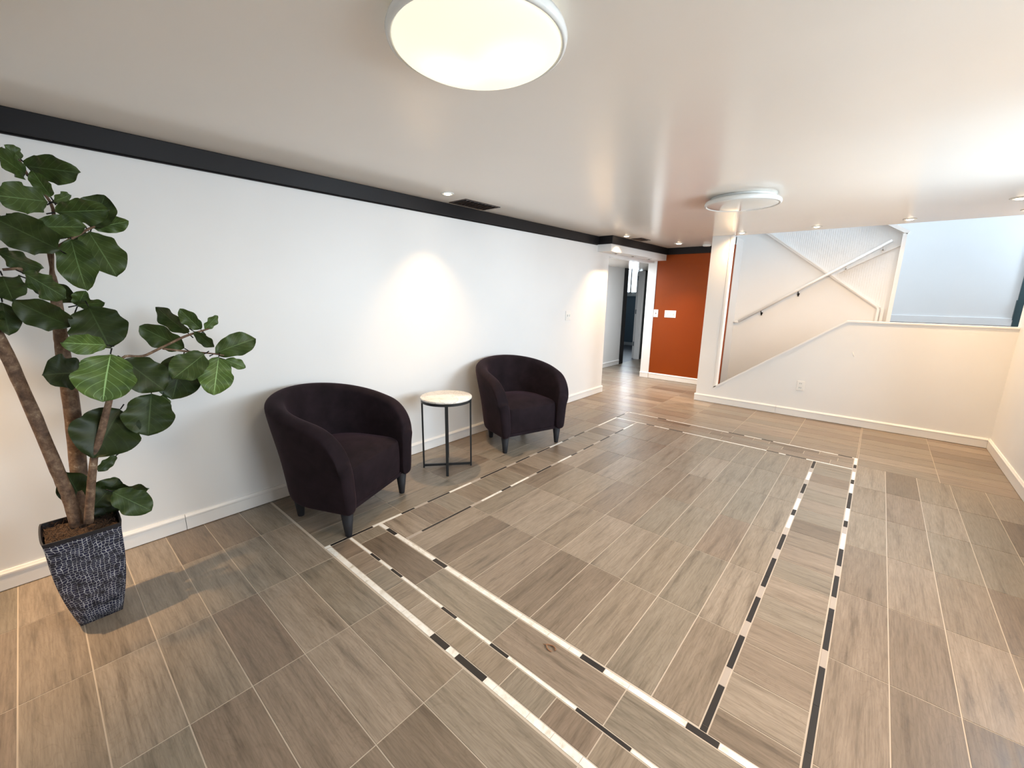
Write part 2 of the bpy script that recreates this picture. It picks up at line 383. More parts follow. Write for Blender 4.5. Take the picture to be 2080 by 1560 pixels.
strip('y', 2.878, 2.902, [4.648,'k',4.436,'t',4.32,'w',4.108,'t',4.0,'k',3.785,'t',3.662,'w',3.437,'k',3.332,'w',3.115,'t',3.006,'k',2.793,'t',2.67,'k',2.454,'k',2.348,'t',2.239,'k',2.022,'t',1.908,'k',1.689,'t',1.58,'k',1.372,'k',1.346])
box(fb, (-1.1, YB, -0.12), (W, 10.4, -0.0016), 1)
fo = struct('floor', fb, [M['tile'], M['grout'], M['white_strip'], M['black_strip'], M['tan_strip']])

# ------------------------------------------------------------------ ceiling and walls
T = 0.12
bm = bmesh.new(); box(bm, (0, YB, H), (W, YH + 0.10, H + 0.12)); box(bm, (0, YH + 0.10, H), (1.27, YR + 0.1, H + 0.12))
struct('ceiling', bm, M['ceiling'])
boxes('ceiling_hall', [((-1.12, 5.8, 2.06), (-0.10, 10.4, 2.16)), ((-5, 8.0, 2.45), (-1.12, 12.2, 2.55))], M['ceiling'])
boxes('wall_left', [((-T, YB, 0), (0, 5.79, H)), ((-T, 5.79, 2.055), (0, YR, H))], M['wall'])
# right wall with two daylight windows
def holed(name, axis, pos, thick, a0, a1, z0, z1, holes, mt):
    bm = bmesh.new(); xs = sorted({a0, a1, *[h[0] for h in holes], *[h[1] for h in holes]})
    for p, q in zip(xs, xs[1:]):
        hs = [h for h in holes if h[0] <= p + 1e-6 and h[1] >= q - 1e-6]
        segs = [(z0, z1)] if not hs else [(z0, hs[0][2]), (hs[0][3], z1)]
        for za, zb in segs:
            if zb - za < 1e-4: continue
            if axis == 'x': box(bm, (pos, p, za), (pos + thick, q, zb))
            else: box(bm, (p, pos, za), (q, pos + thick, zb))
    return struct(name, bm, mt)
RWIN = [(0.5, 2.1, 0.95, 2.05), (2.9, 4.5, 0.95, 2.05)]
holed('wall_right', 'x', W, 0.15, YB, YH + 0.1, 0, H, RWIN, M['wall'])
BWIN = [(1.2, 3.2, 0.9, 2.05)]
holed('wall_back', 'y', YB - 0.15, 0.15, -0.12, W + 0.15, 0, H, BWIN, M['wall'])
def window(name, axis, pos, h):
    a, b, z0, z1 = h; bm = bmesh.new(); f = 0.05
    def bx(p, q, za, zb, d0=0.03, d1=0.10):
        if axis == 'x': box(bm, (pos + d0, p, za), (pos + d1, q, zb))
        else: box(bm, (p, pos + d0, za), (q, pos + d1, zb))
    bx(a, b, z0, z0 + f); bx(a, b, z1 - f, z1); bx(a, a + f, z0 + f, z1 - f); bx(b - f, b, z0 + f, z1 - f)
    mdl = (a + b) / 2; bx(mdl - 0.02, mdl + 0.02, z0 + f, z1 - f)
    return struct(name, bm, M['trim'])
window('window_1', 'x', W, RWIN[0]); window('window_2', 'x', W, RWIN[1]); window('window_3', 'y', YB - 0.15, BWIN[0])

# rust wall, pilaster and stair block behind it
boxes('wall_rust', [((0.06, YR, 0), (1.288, YR + 0.05, H))], M['rust'])
boxes('wall_far', [((-0.10, YR - 0.012, 0), (0.06, YR + 0.08, 2.2)), ((0.0, YR + 0.05, 0), (1.27, 7.999, H + 0.12))], M['wall'])
# half wall of the stairs with its pillar
bm = bmesh.new()
prism(bm, [(1.272, 0), (W, 0), (W, 1.224), (2.873, 1.224), (1.530, 0.236), (1.530, H), (1.272, H)], 'y', YH, YH + 0.10)
struct('wall_stair', bm, M['wall'])
bm = bmesh.new()   # bright edge bead along the opening and the cap
for poly in ([(1.506, 0.225), (1.532, 0.240), (1.532, H - 0.001), (1.506, H - 0.001)], [(1.506, 0.210), (2.8745, 1.224), (2.869, 1.240), (1.506, 0.238)], [(2.8745, 1.224), (W - 0.001, 1.224), (W - 0.001, 1.240), (2.869, 1.240)]):
    prism(bm, poly, 'y', YH - 0.007, YH + 0.107)
o = struct('trim_1', bm, M['trim'])
# stairwell
bm = bmesh.new()
prism(bm, [(0.3, 0), (3.265, 0), (3.265, 2.355), (2.0, 3.16), (0.3, 4.25)], 'y', 8.0, 8.08)
struct('wall_stairwell', bm, M['wall'])
bm = bmesh.new(); sl = (1.35 - 2.49) / (3.116 - 1.586)
for k in range(60):     # beadboard between the two stair skirts
    x0 = 1.62 + k * 0.027; x1 = x0 + 0.0235
    if x1 > 3.20: break
    za = max(1.37 + (x1 - 3.116) * sl, 1.16) if x1 < 3.116 else 1.13
    zb = min(2.33 + (x0 - 3.24) * -0.637, 4.0) if x0 < 3.24 else 2.33
    prism(bm, [(x0, za), (x1, za), (x1, zb), (x0, zb)], 'y', 7.9965, 8.001)
struct('trim_2', bm, M['bead'])
bm = bmesh.new()
def slat(p, q, wd, y0, y1):
    d = Vector((q[0]-p[0], q[1]-p[1])).normalized(); n = Vector((-d.y, d.x)) * wd
    prism(bm, [p, q, (q[0]+n.x, q[1]+n.y), (p[0]+n.x, p[1]+n.y)], 'y', y0, y1)
slat((1.0, 2.49 + (1.0-1.586)*sl), (3.116, 1.352), 0.036, 7.965, 8.0)
slat((1.02, 2.52 + (1.0-1.586)*sl), (3.10, 1.378), 0.012, 7.955, 7.99)
box(bm, (3.105, 7.955, 0.9), (3.135, 8.0, 1.36)); box(bm, (3.15, 7.965, 0.9), (3.185, 8.0, 1.36))
struct('trim_3', bm, M['trim'])
bm = bmesh.new()
slat((3.268, 2.345), (1.4, 2.345 + 1.868*0.637), -0.045, 7.90, 8.10)
box(bm, (3.225, 7.90, 0.9), (3.27, 8.10, 2.36)); slat((2.60, 1.86), (3.225, 2.22), -0.008, 7.975, 7.993)
struct('trim_4', bm, M['trim'])
boxes('wall_landing', [((3.0, 9.3, 1.0), (5.6, 9.4, 4.9)), ((3.6, 9.28, 3.9), (5.5, 9.3, 4.2))], M['grey_wall'])
boxes('wall_upper', [((0.3, YH + 0.1, H + 0.12), (0.4, 8.0, 4.9)), ((0.3, YH, H + 0.12), (5.6, YH + 0.1, 4.9)), ((W + 0.15, YH, 0), (5.6, YH + 0.1, H + 0.13)), ((0.3, 8.0, 4.24), (3.0, 9.4, 4.9))], M['wall'])
boxes('ceiling_stairwell', [((0.3, YH, 4.95), (3.0, 9.4, 5.05)), ((4.8, YH, 4.95), (5.6, 9.4, 5.05)), ((3.0, 7.7, 4.95), (4.8, 9.4, 5.05))], M['wall'])
boxes('baseboard_landing', [((3.2, 9.275, 1.13), (4.60, 9.3, 1.245))], M['grey_wall'], bev=0.006)
boxes('door_2', [((4.60, 9.27, 1.13), (4.68, 9.3, 3.2)), ((4.59, 9.26, 1.22), (4.60, 9.3, 1.50))], M['teal'])
bm = bmesh.new(); box(bm, (2.90, YH + 0.1, 1.02), (5.5, 8.0, 1.13)); box(bm, (2.9, 8.08, 1.02), (5.5, 9.3, 1.13))
struct('floor_landing', bm, M['tread'])
bm = bmesh.new()
for k in range(6): box(bm, (1.52 + k*0.23, YH + 0.1, 0.0 if k == 0 else k*0.161), (1.77 + k*0.23 if k < 5 else 2.9, 7.95, (k+1)*0.161))
struct('stair_steps', bm, M['tread'])
boxes('floor_stair_foot', [((1.27, YH + 0.1, -0.1), (2.9, 8.0, 0.0)), ((0.9, YH, -0.1), (1.3, YR, -0.003))], M['carpet'])

holed('wall_landing_side', 'x', 5.5, 0.1, YH + 0.1, 9.3, 1.0, 4.9, [(8.2, 9.2, 2.1, 3.4)], M['grey_wall'])
window('window_5', 'x', 5.5, (8.2, 9.2, 2.1, 3.4))
# soffit over the hall opening, with the dark crown
bm = bmesh.new(); box(bm, (0, 5.45, 2.095), (0.21, YR, H)); struct('trim_5', bm, M['wall'])
bm = bmesh.new()
cz = 2.19
def crown_box(a, b):
    box(bm, (*a, cz), (*b, H)); 
crown_box((0, YB), (0.026, 5.43)); crown_box((0, 5.426), (0.236, 5.45)); crown_box((0.21, 5.45), (0.236, YR)); crown_box((0.236, YR - 0.026), (1.20, YR)); 
box(bm, (0, YB, cz - 0.008), (0.014, 5.426, cz))
o = struct('trim_6', bm, M['crown']); bevel(o, 0.004)

# baseboards
def base(name, segs, parent=None):
    bm = bmesh.new()
    for (x0, y0), (x1, y1), nx, ny in segs:   # wall line, normal into room
        t = 0.015
        prof = [(0, 0.004), (t, 0.004), (t, BH - 0.026), (t + 0.003, BH - 0.022), (t + 0.003, BH - 0.014), (t - 0.003, BH - 0.006), (t - 0.006, BH), (0, BH)]
        if ny: prism(bm, [(y0 + ny*d, z) for d, z in prof], 'x', x0, x1)
        else: prism(bm, [(x0 + nx*d, z) for d, z in prof], 'y', y0, y1)
    o = struct(name, bm, M['trim']); return o
base('baseboard_left', [((0, YB), (0, 0.469), 1, 0), ((0, 0.472), (0, 5.805), 1, 0)])
base('baseboard_right', [((W, YB), (W, YH), -1, 0)])
base('baseboard_stair', [((1.258, YH), (2.292, YH), 0, -1), ((2.295, YH), (W - 0.016, YH), 0, -1)])
base('baseboard_far', [((-0.10, YR - .012), (0.06, YR), 0, -1), ((0.061, YR), (1.27, YR), 0, -1)])
base('baseboard_hall', [((-1.07, 5.8), (-1.07, 8.47), 1, 0)])
# hallway and the room beyond
boxes('wall_hall', [((-1.15, 5.8, 0), (-1.07, 8.5, 2.06)), ((-1.15, 9.62, 0), (-1.07, 10.4, 2.06)), ((-1.15, 5.7, 0), (-0.12, 5.8, 2.06)), ((-1.15, 10.4, 0), (0, 10.5, 2.06)), ((-0.02, YR + 0.08, 0), (0.0, 10.4, 2.06)), ((-1.19, 5.7, 2.06), (-1.07, 10.4, 2.5))], M['wall'])
boxes('door_frame_hall', [((-1.16, 8.49, 0), (-1.05, 8.64, 2.06)), ((-1.13, 9.50, 0), (-1.05, 9.62, 2.06))], M['crown'])
bpy.data.objects['door_frame_hall'].name = 'trim_7'
boxes('trim_8', [((-1.19, 9.47, 0), (-1.05, 9.50, 2.05)), ((-1.10, 9.462, 0), (-1.085, 9.47, 2.05))], M['trim'])
dr = bpy.data.objects.new('door_1', None); C.objects.link(dr); dr['kind'] = 'structure'; dr.location = (-1.2, 9.5, 0)
boxes('door_panel', [((-0.045, 0.0, 0.01), (-0.008, 0.78, 2.03))], M['trim'], dr)
for z in (0.36, 1.12, 1.89):
    bm = bmesh.new(); box(bm, (-0.03, -0.012, z - 0.05), (0.03, -0.002, z + 0.05)); tube(bm, [(0.0, -0.015, z - 0.052, 0.008), (0.0, -0.015, z + 0.052, 0.008)])
    link('hinge', bm, M['steel'], dr)
holed('wall_hall_room', 'y', 12.04, 0.12, -5.0, -1.15, 0, 2.45, [(-2.86, -2.0, 1.55, 2.24)], M['dark_blue'])
boxes('wall_hall_room_side', [((-1.15, 10.4, 0), (-1.05, 12.1, 2.45)), ((-5.1, 8.0, 0), (-5.0, 12.1, 2.45)), ((-5.1, 7.9, 0), (-1.15, 8.0, 2.45))], M['dark_blue'])
boxes('baseboard_hall_room', [((-5, 12.02, 0), (-1.15, 12.04, 0.09))], M['trim'])
boxes('floor_hall_room', [((-5, 8.0, -0.1), (-1.1, 12.04, 0.0))], M['carpet'])
wn = bpy.data.objects.new('window_4', None); C.objects.link(wn); wn['kind'] = 'structure'; wn.location = (-2.43, 12.04, 1.9)
boxes('window_frame', [((-0.50, -0.02, -0.43), (0.50, 0.0, -0.35)), ((-0.50, -0.02, 0.34), (0.50, 0.0, 0.42)), ((-0.50, -0.02, -0.35), (-0.43, 0.0, 0.34)), ((0.43, -0.02, -0.35), (0.50, 0, 0.34)),
                       ((-0.43, 0.02, -0.35), (-0.39, 0.06, 0.34)), ((-0.20, 0.02, -0.35), (-0.16, 0.06, 0.34)), ((0.02, 0.02, -0.35), (0.06, 0.06, 0.34)), ((-0.39, 0.02, -0.35), (0.43, 0.06, -0.31))], M['trim'], wn)
boxes('pane', [((-0.40, 0.035, -0.31), (0.43, 0.04, 0.34))], M['glass'], wn)

# ------------------------------------------------------------------ ceiling lamps
def ceiling_disc(name, label, loc, lit, R=0.275, yaw=0.0):
    t = thing(name, label, 'ceiling light', loc)
    bm = bmesh.new(); lathe(bm, [(0.0, 0.0), (R*0.86, 0.0), (R*0.86, -0.022), (R*0.80, -0.022), (0.0, -0.022)], 64); link('mounting_plate', bm, M['enamel'], t, True)
    bm = bmesh.new(); lathe(bm, [(R*0.90, -0.020), (R*0.98, -0.028), (R, -0.042), (R*0.99, -0.056), (R*0.955, -0.062), (R*0.93, -0.055), (R*0.93, -0.03), (R*0.90, -0.020)], 72)
    link('rim', bm, M['enamel'], t, True)
    bm = bmesh.new(); rr = R*0.94
    lathe(bm, [(rr, -0.045)] + [(rr*math.cos(a), -0.052 - (0.058 if lit else 0.024)*math.sin(a)) for a in [i*PI/2/10 for i in range(1, 10)]] + [(0, -0.110 if lit else -0.076)], 64)
    link('glass_bowl', bm, M['opal'] if lit else M['opal_off'], t, True)
    if lit:
        for dx, dy in ((-0.10, -0.02), (0.09, 0.06)): pass
    return t
lamp = ceiling_disc('flush_ceiling_light', 'large lit round flush ceiling light with glowing opal glass', (2.085, 1.04, H), True)
ceiling_disc('flush_ceiling_light', 'unlit round white flush ceiling light near the stair pillar', (2.15, 4.03, H), False, 0.285)
l = bpy.data.lights.new('dome_light', 'AREA'); l.shape = 'DISK'; l.size = 0.5; l.energy = 11; l.color = (1.0, 0.86, 0.66)
o = bpy.data.objects.new('dome_light', l); C.objects.link(o); o.location = (2.085, 1.04, H - 0.13)

# recessed downlights
def downlight(name, label, loc, lit=True, power=16, group=None, r=0.048, trimmat=None, cone=105, tilt=0.0, tilty=0.0):
    t = thing(name, label, 'recessed light', loc, 0, group)
    bm = bmesh.new(); lathe(bm, [(r*0.78, -0.001), (r*0.82, -0.006), (r*1.12, -0.005), (r*1.15, 0.0), (r*0.78, 0.0)], 32)
    link('trim_ring', bm, trimmat or M['enamel'], t, True)
    bm = bmesh.new(); lathe(bm, [(r*0.80, -0.0015), (r*0.62, -0.0035), (r*0.60, -0.0035)], 32); link('baffle', bm, M['baffle'], t, True)
    bm = bmesh.new(); lathe(bm, [(r*0.62, -0.003), (r*0.5, -0.010), (0.0, -0.014)], 24); link('bulb', bm, M['bulb'] if lit else M['bulb_off'], t, True)
    if lit:
        l = bpy.data.lights.new('spot', 'SPOT'); l.energy = power; l.color = WARM; l.spot_size = math.radians(cone); l.spot_blend = 0.95; l.shadow_soft_size = 0.02
        o = bpy.data.objects.new('downlight_lamp', l); C.objects.link(o); o.location = (loc[0], loc[1], loc[2] - 0.03); o.rotation_euler = (math.radians(tilty), -math.radians(tilt), 0)
    return t
downlight('recessed_downlight', 'lit recessed downlight beside the rectangular vent above the left wall', (0.316, 2.428, H), power=80, cone=96, tilt=8)
downlight('recessed_downlight', 'lit recessed downlight by the dark vent above the hall soffit', (0.345, 5.62, H), power=140)
downlight('recessed_downlight', 'brightest recessed downlight, in front of the rust orange wall', (0.622, 6.85, H), power=105, cone=88, r=0.062)
downlight('recessed_downlight', 'small recessed downlight at the ceiling edge beside the stair pillar', (1.665, 6.16, H), cone=150, tilty=24, power=30, r=0.045)
downlight('recessed_downlight', 'small recessed downlight above the crossing of handrail and diagonal stair trim', (2.452, 6.12, H), cone=150, tilty=24, power=52, r=0.045)
downlight('recessed_downlight', 'small recessed downlight above the white post edge of the blue-grey landing', (3.235, 6.09, H), cone=150, tilty=24, power=52, r=0.048)
downlight('recessed_downlight', 'large bright recessed downlight at the right edge of the ceiling', (3.86, 5.36, H), power=80, r=0.055)
downlight('recessed_downlight', 'small recessed downlight at the right end of the ceiling edge row', (4.02, 6.06, H), cone=150, tilty=24, power=52, r=0.045)
downlight('recessed_downlight', 'lit recessed downlight near the left wall before the potted fig', (0.316, -0.55, H), power=260, cone=66)
downlight('recessed_downlight', 'lit recessed downlight near the right wall windows', (3.84, 2.1, H), power=170, cone=130)
downlight('recessed_downlight', 'lit recessed downlight near the right wall at the back', (3.84, -1.1, H), power=40)
l = bpy.data.lights.new('hall_fill', 'AREA'); l.shape = 'DISK'; l.size = 0.25; l.energy = 36; l.color = (0.86, 0.93, 1.0)  # added fill light to brighten the hall, out of view, no fixture
o = bpy.data.objects.new('hall_fill', l); C.objects.link(o); o.location = (-0.6, 6.7, 2.02)
for y, nm in ((5.78, 'leftmost'), (6.33, 'middle'), (6.95, 'rightmost')):
    downlight('soffit_light', 'dark unlit recessed light under the hall soffit, %s of three' % nm, (0.115, y, 2.095), False, group='unlit lights under the hall soffit', r=0.04)

# smoke detector
t = thing('smoke_detector', 'small round white smoke detector on ceiling before the rust wall', 'smoke detector', (0.93, 7.22, H))
bm = bmesh.new(); lathe(bm, [(0, 0), (0.062, 0), (0.062, -0.02), (0.052, -0.03), (0, -0.034)], 32); link('housing', bm, M['enamel'], t, True)
# vents
def vent(label, loc, lx, ly, slats):
    t = thing('ceiling_vent', label, 'vent', loc)
    bm = bmesh.new(); f = 0.014
    for a, b in (((-lx, -ly), (lx, -ly+f)), ((-lx, ly-f), (lx, ly)), ((-lx, -ly+f), (-lx+f, ly-f)), ((lx-f, -ly+f), (lx, ly-f))): box(bm, (*a, -0.006), (*b, 0))
    link('frame', bm, M['vent_frame'], t)
    bm = bmesh.new(); box(bm, (-lx+f, -ly+f, -0.0015), (lx-f, ly-f, 0)); link('backing', bm, M['slot'], t)
    for k in range(slats):
        y = -ly + f + (k + 0.5) * (2*ly - 2*f) / slats
        bm = bmesh.new(); mt = Matrix.Translation((0, y, -0.006)) @ Matrix.Rotation(math.radians(35), 4, 'X')
        box(bm, (-lx+f+0.012, -0.013, -0.001), (lx-f-0.012, 0.013, 0.001), mat4=mt)
        link('slat', bm, M['vent'], t)
vent('rectangular brown metal vent on the ceiling beside the dark crown trim', (0.18, 2.876, H), 0.112, 0.22, 9)
vent('small dark ceiling vent above the hall soffit', (0.36, 6.05, H), 0.08, 0.15, 6)

# ------------------------------------------------------------------ plates on the walls
def plate(name, label, cat, loc, wd, ht, axis, holes):
    """axis: normal direction 'x' or 'y-' ; local x = along wall"""
    t = thing(name, label, cat, loc, 0 if axis == 'y-' else PI/2)
    bm = bmesh.new(); box(bm, (-wd/2, -0.006, -ht/2), (wd/2, 0, ht/2)); o = link('cover_plate', bm, M['plate'], t); bevel(o, 0.003)
    for (nm, x, z, w2, h2, mt, d) in holes:
        bm = bmesh.new(); box(bm, (x - w2/2, -0.006 - d, z - h2/2), (x + w2/2, -0.005, z + h2/2)); link(nm, bm, mt, t)
    return t
plate('wall_outlet', 'white double power outlet low on the stair half wall', 'outlet', (2.522, YH, 0.405), 0.08, 0.122, 'y-',
      [('socket', 0, 0.027, 0.036, 0.032, M['enamel'], 0.002), ('socket', 0, -0.027, 0.036, 0.032, M['enamel'], 0.002)] + [('slot', sx, sz, 0.004, 0.012, M['slot'], 0.0025) for sx in (-0.008, 0.008) for sz in (0.03, -0.024)])
plate('light_switch', 'white double switch plate on the left wall above the far armchair', 'switch', (0, 4.765, 1.223), 0.125, 0.125, 'x',
      [('toggle', -0.024, 0, 0.010, 0.026, M['enamel'], 0.012), ('toggle', 0.024, 0, 0.010, 0.026, M['enamel'], 0.012)])
plate('light_switch', 'narrow single switch plate at the left edge of the rust wall', 'switch', (0.105, YR, 1.187), 0.085, 0.135, 'y-', [('toggle', 0, 0, 0.010, 0.026, M['baffle'], 0.010)])
plate('light_switch', 'wide triple switch plate on the rust orange wall', 'switch', (0.365, YR, 1.184), 0.20, 0.125, 'y-', [('toggle', k, 0, 0.010, 0.026, M['enamel'], 0.010) for k in (-0.05, 0, 0.05)])
# scuff mark and scrap
bm = bmesh.new(); tube(bm, [(2.975, YH - 0.001, 0.875, 0.003), (2.985, YH - 0.001, 0.845, 0.004), (2.992, YH - 0.001, 0.825, 0.002)], 6)
tag(link('wall_patch', bm, M['trim'], None, True), 'tiny white scuff mark on the stair half wall', 'wall mark')
bm = bmesh.new()
pts = [(0.022*math.cos(a) * (1 + .2*math.sin(3*a)), 0.014*math.sin(a), 0.004 + 0.003*math.sin(2*a), 0.0032) for a in [i*0.42 for i in range(14)]]
tube(bm, pts, 6); tube(bm, [(-0.022, 0, 0.004, 0.002), (-0.035, -0.006, 0.006, 0.001)], 5)
bmesh.ops.transform(bm, matrix=Matrix.Identity(4), verts=bm.verts)
tag(link('dried_scrap', bm, mat('dry_brown', (0.28, 0.14, 0.07), 0.6), None, True, (2.281, 1.273, 0.0)), 'small curled brown dried scrap lying on the floor inlay', 'scrap')

# ------------------------------------------------------------------ handrail
t = thing('stair_handrail', 'white sloping wall handrail with small brackets above the stairs', 'handrail', (1.362, 7.92, 1.09))
ex = (3.13 - 1.362, 0, 2.275 - 1.09)
bm = bmesh.new(); tube(bm, [(0, 0, 0, 0.021), (*ex, 0.021)], 14); link('rail', bm, M['trim'], t, True)
bm = bmesh.new(); tube(bm, [(0.0, 0.0, 0.0, 0.018), (-0.085, 0.03, -0.02, 0.016)], 10); link('rail_return', bm, M['trim'], t, True)
for i, x in enumerate((1.671, 2.14, 2.676, 3.049)):
    lx = x - 1.362; lz = ex[2] / ex[0] * lx
    bm = bmesh.new(); tube(bm, [(lx, 0.0, lz - 0.018, 0.008), (lx, 0.01, lz - 0.04, 0.007), (lx, 0.07, lz - 0.055, 0.007)], 8); box(bm, (lx - 0.010, 0.068, lz - 0.095), (lx + 0.010, 0.079, lz - 0.045)); box(bm, (lx - 0.017, 0.068, lz - 0.068), (lx + 0.017, 0.080, lz - 0.052))
    b = link('bracket', bm, M['crown'] if i < 2 else M['trim'], t)
    b['label'] = 'dark metal bracket' if i < 2 else 'white painted bracket'

# ------------------------------------------------------------------ armchairs
def make_chair(label, loc, rz):
    t = thing('tub_armchair', label, 'armchair', loc, rz, None)
    # U-shaped upholstered shell; local x forward (front legs at x=0), y lateral
    S = []
    nst = 9
    a0, nf, dstr = 0.362, 0.045, -0.235
    rad = 0.362
    path = []
    for i in range(nst + 1): path.append((nf + (dstr - nf) * (1 - math.cos(PI/2*i/nst)) , -a0))
    for i in range(1, 24):
        th = -PI/2 - PI * i / 24
        path.append((dstr + rad*1.02*math.cos(th), rad*math.sin(th)))
    for i in range(nst, -1, -1): path.append((nf + (dstr - nf) * (1 - math.cos(PI/2*i/nst)), a0))
    npt = len(path); z0 = 0.155
    bm = bmesh.new(); rings = []
    for k, (px, py) in enumerate(path):
        p0 = Vector(path[max(k-1, 0)]); p1 = Vector(path[min(k+1, npt-1)])
        d = (p1 - p0).normalized(); out = Vector((d.y, -d.x))
        if out.dot(Vector((px - dstr, py))) < 0 and px < dstr: out = -out
        if px >= dstr: out = Vector((0, -1 if py < 0 else 1))
        u = (nf - px) / (nf - (dstr - rad))          # 0 front .. 1 back
        ztop = 0.680 + 0.170 * (u ** 0.9)
        e = (nf - px) / 0.17
        if e < 1: ztop -= 0.17 * (1 - math.sqrt(max(0, 1 - (1 - e)**2)))
        th = 0.10
        sec = []
        def fl(z): return 0.075 * ((z - z0) / 0.62) ** 1.1 if z > z0 else 0
        for z in (z0, z0 + 0.02, 0.25, 0.36, 0.47): 
            zz = min(z, ztop - 0.10 + (z - 0.47) * 0.1)
            sec.append((fl(zz) - (0.018 if z == z0 else 0), zz))
        zr = ztop - 0.05
        for j in range(7):
            a = PI * j / 6
            bulge = 0.012
            sec.append((fl(ztop) - th/2 - 0.0 + (th/2 + bulge) * math.cos(a), zr + 0.05 * math.sin(a)))
        for z in (0.47, 0.40, 0.32, z0):
            zz = min(z, ztop - 0.10 + (z - 0.47) * 0.1)
            sec.append((fl(zz)*0.6 - th, zz))
        base = Vector((px, py))
        rings.append([bm.verts.new((*(base + out * o_), z)) for o_, z in sec])
    ns = len(rings[0]); fs = []
    for A, B in zip(rings, rings[1:]):
        for j in range(ns): fs.append(bm.faces.new((A[j], A[(j+1) % ns], B[(j+1) % ns], B[j])))
    # rounded front ends
    for R_, sgn in ((rings[0], 1), (rings[-1], -1)):
        cen = Vector((0, 0, 0))
        for v in R_: cen += v.co
        cen /= ns
        inner = []
        for v in R_:
            c = v.co.copy(); c.y = c.y + (cen.y - c.y) * 0.45; c.z = c.z + (cen.z - c.z) * 0.10; c.x += 0.026; inner.append(bm.verts.new(c))
        for j in range(ns):
            q = (R_[j], R_[(j+1) % ns], inner[(j+1) % ns], inner[j]); fs.append(bm.faces.new(q if sgn < 0 else q[::-1]))
        h = ns
        # close as strips between outer and inner sides
        i0, i1 = 0, ns - 1
        while i1 - i0 > 2:
            q = (inner[i0], inner[i0+1], inner[i1-1], inner[i1]); fs.append(bm.faces.new(q)); i0 += 1; i1 -= 1
        if i1 - i0 == 2: fs.append(bm.faces.new((inner[i0], inner[i0+1], inner[i1])))
    bmesh.ops.recalc_face_normals(bm, faces=bm.faces[:])
    o = link('backrest', bm, M['velvet'], t, True); md = o.modifiers.new('s', 'SUBSURF'); md.levels = 2; md.render_levels = 2
    # seat block, domed and bulging
    bm = bmesh.new(); nx, ny, nz = 14, 14, 7
    bmesh.ops.create_cube(bm, size=1.0); bmesh.ops.subdivide_edges(bm, edges=bm.edges[:], cuts=11, use_grid_fill=True)
    for v in bm.verts:
        X, Y, Z = v.co * 2                      # -1..1
        rx, ry = 0.285, 0.275
        e = 6.0
        x = X * rx; y = Y * ry
        corner = max(0, (abs(X)**6 + abs(Z)**6 - 1)) if X > 0 else 0
        zz = 0.318 + Z * 0.14
        if Z > 0: zz += 0.028 * (1 - X*X) * (1 - Y*Y) * Z
        if X > 0 and Z > 0: 
            k = (X**8) * (Z**8); x -= 0.022 * k; zz -= 0.022 * k
        if X > 0: x += 0.016 * (1 - Z*Z) * (1 - Y*Y*0.6) * X
        if X > 0.9: x += 0.004 * math.sin(Y * 23) * max(0, -Z) 
        if X < 0: y *= 1 - 0.40 * (X*X)
        v.co = (x - 0.265, y, zz)
    o = link('seat', bm, M['velvet'], t, True); md = o.modifiers.new('s', 'SUBSURF'); md.levels = 1; md.render_levels = 2
    # under-frame cloth
    bm = bmesh.new(); prism(bm, [(0.02, -0.33), (0.02, 0.33), (-0.28, 0.33), (-0.50, 0.20), (-0.58, 0), (-0.50, -0.20), (-0.28, -0.33)], 'z', 0.158, 0.185)
    link('base_frame', bm, M['velvet'], t)
    for x, y in ((0, -0.307), (0, 0.307), (-0.468, -0.205), (-0.468, 0.205)):
        bm = bmesh.new(); lathe(bm, [(0, 0), (0.019, 0), (0.021, 0.006), (0.040, 0.17), (0, 0.17)], 24)
        link('leg', bm, M['leg'], t, True, (x, y, 0))
    return t
make_chair('dark plum velvet tub armchair nearest the potted fig', (0.7055, 1.4065, 0), math.radians(23.6))
make_chair('dark plum velvet tub armchair on the far side of the round side table', (0.7125, 3.121, 0), math.radians(-17.6))

# ------------------------------------------------------------------ side table
t = thing('side_table', 'round side table with cream marble top and black frame between the armchairs', 'side table', (0.458, 2.250, 0), math.radians(4.1))
bm = bmesh.new(); lathe(bm, [(0, 0.622), (0.214, 0.622), (0.218, 0.626), (0.218, 0.637), (0.214, 0.641), (0, 0.641)], 64); link('table_top', bm, M['marble'], t, True)
bpy.context.view_layer.update()
bm = bmesh.new(); lathe(bm, [(0.196, 0.600), (0.214, 0.600), (0.214, 0.622), (0.196, 0.622), (0.196, 0.600)], 64); link('apron_ring', bm, M['black_metal'], t)
for k in range(4):
    a = -PI/4 + k * PI/2; c, s_ = math.cos(a), math.sin(a)
    bm = bmesh.new(); mt = Matrix.Translation((0.205*c, 0.205*s_, 0)) @ Matrix.Rotation(a, 4, 'Z'); box(bm, (-0.007, -0.011, 0), (0.007, 0.011, 0.602), mat4=mt)
    o = link('leg', bm, M['black_metal'], t); bevel(o, 0.0015)
bm = bmesh.new()
for a in (PI/4, -PI/4): box(bm, (-0.198, -0.008, 0.012), (0.198, 0.008, 0.030), mat4=Matrix.Rotation(a, 4, 'Z'))
link('cross_brace', bm, M['black_metal'], t)

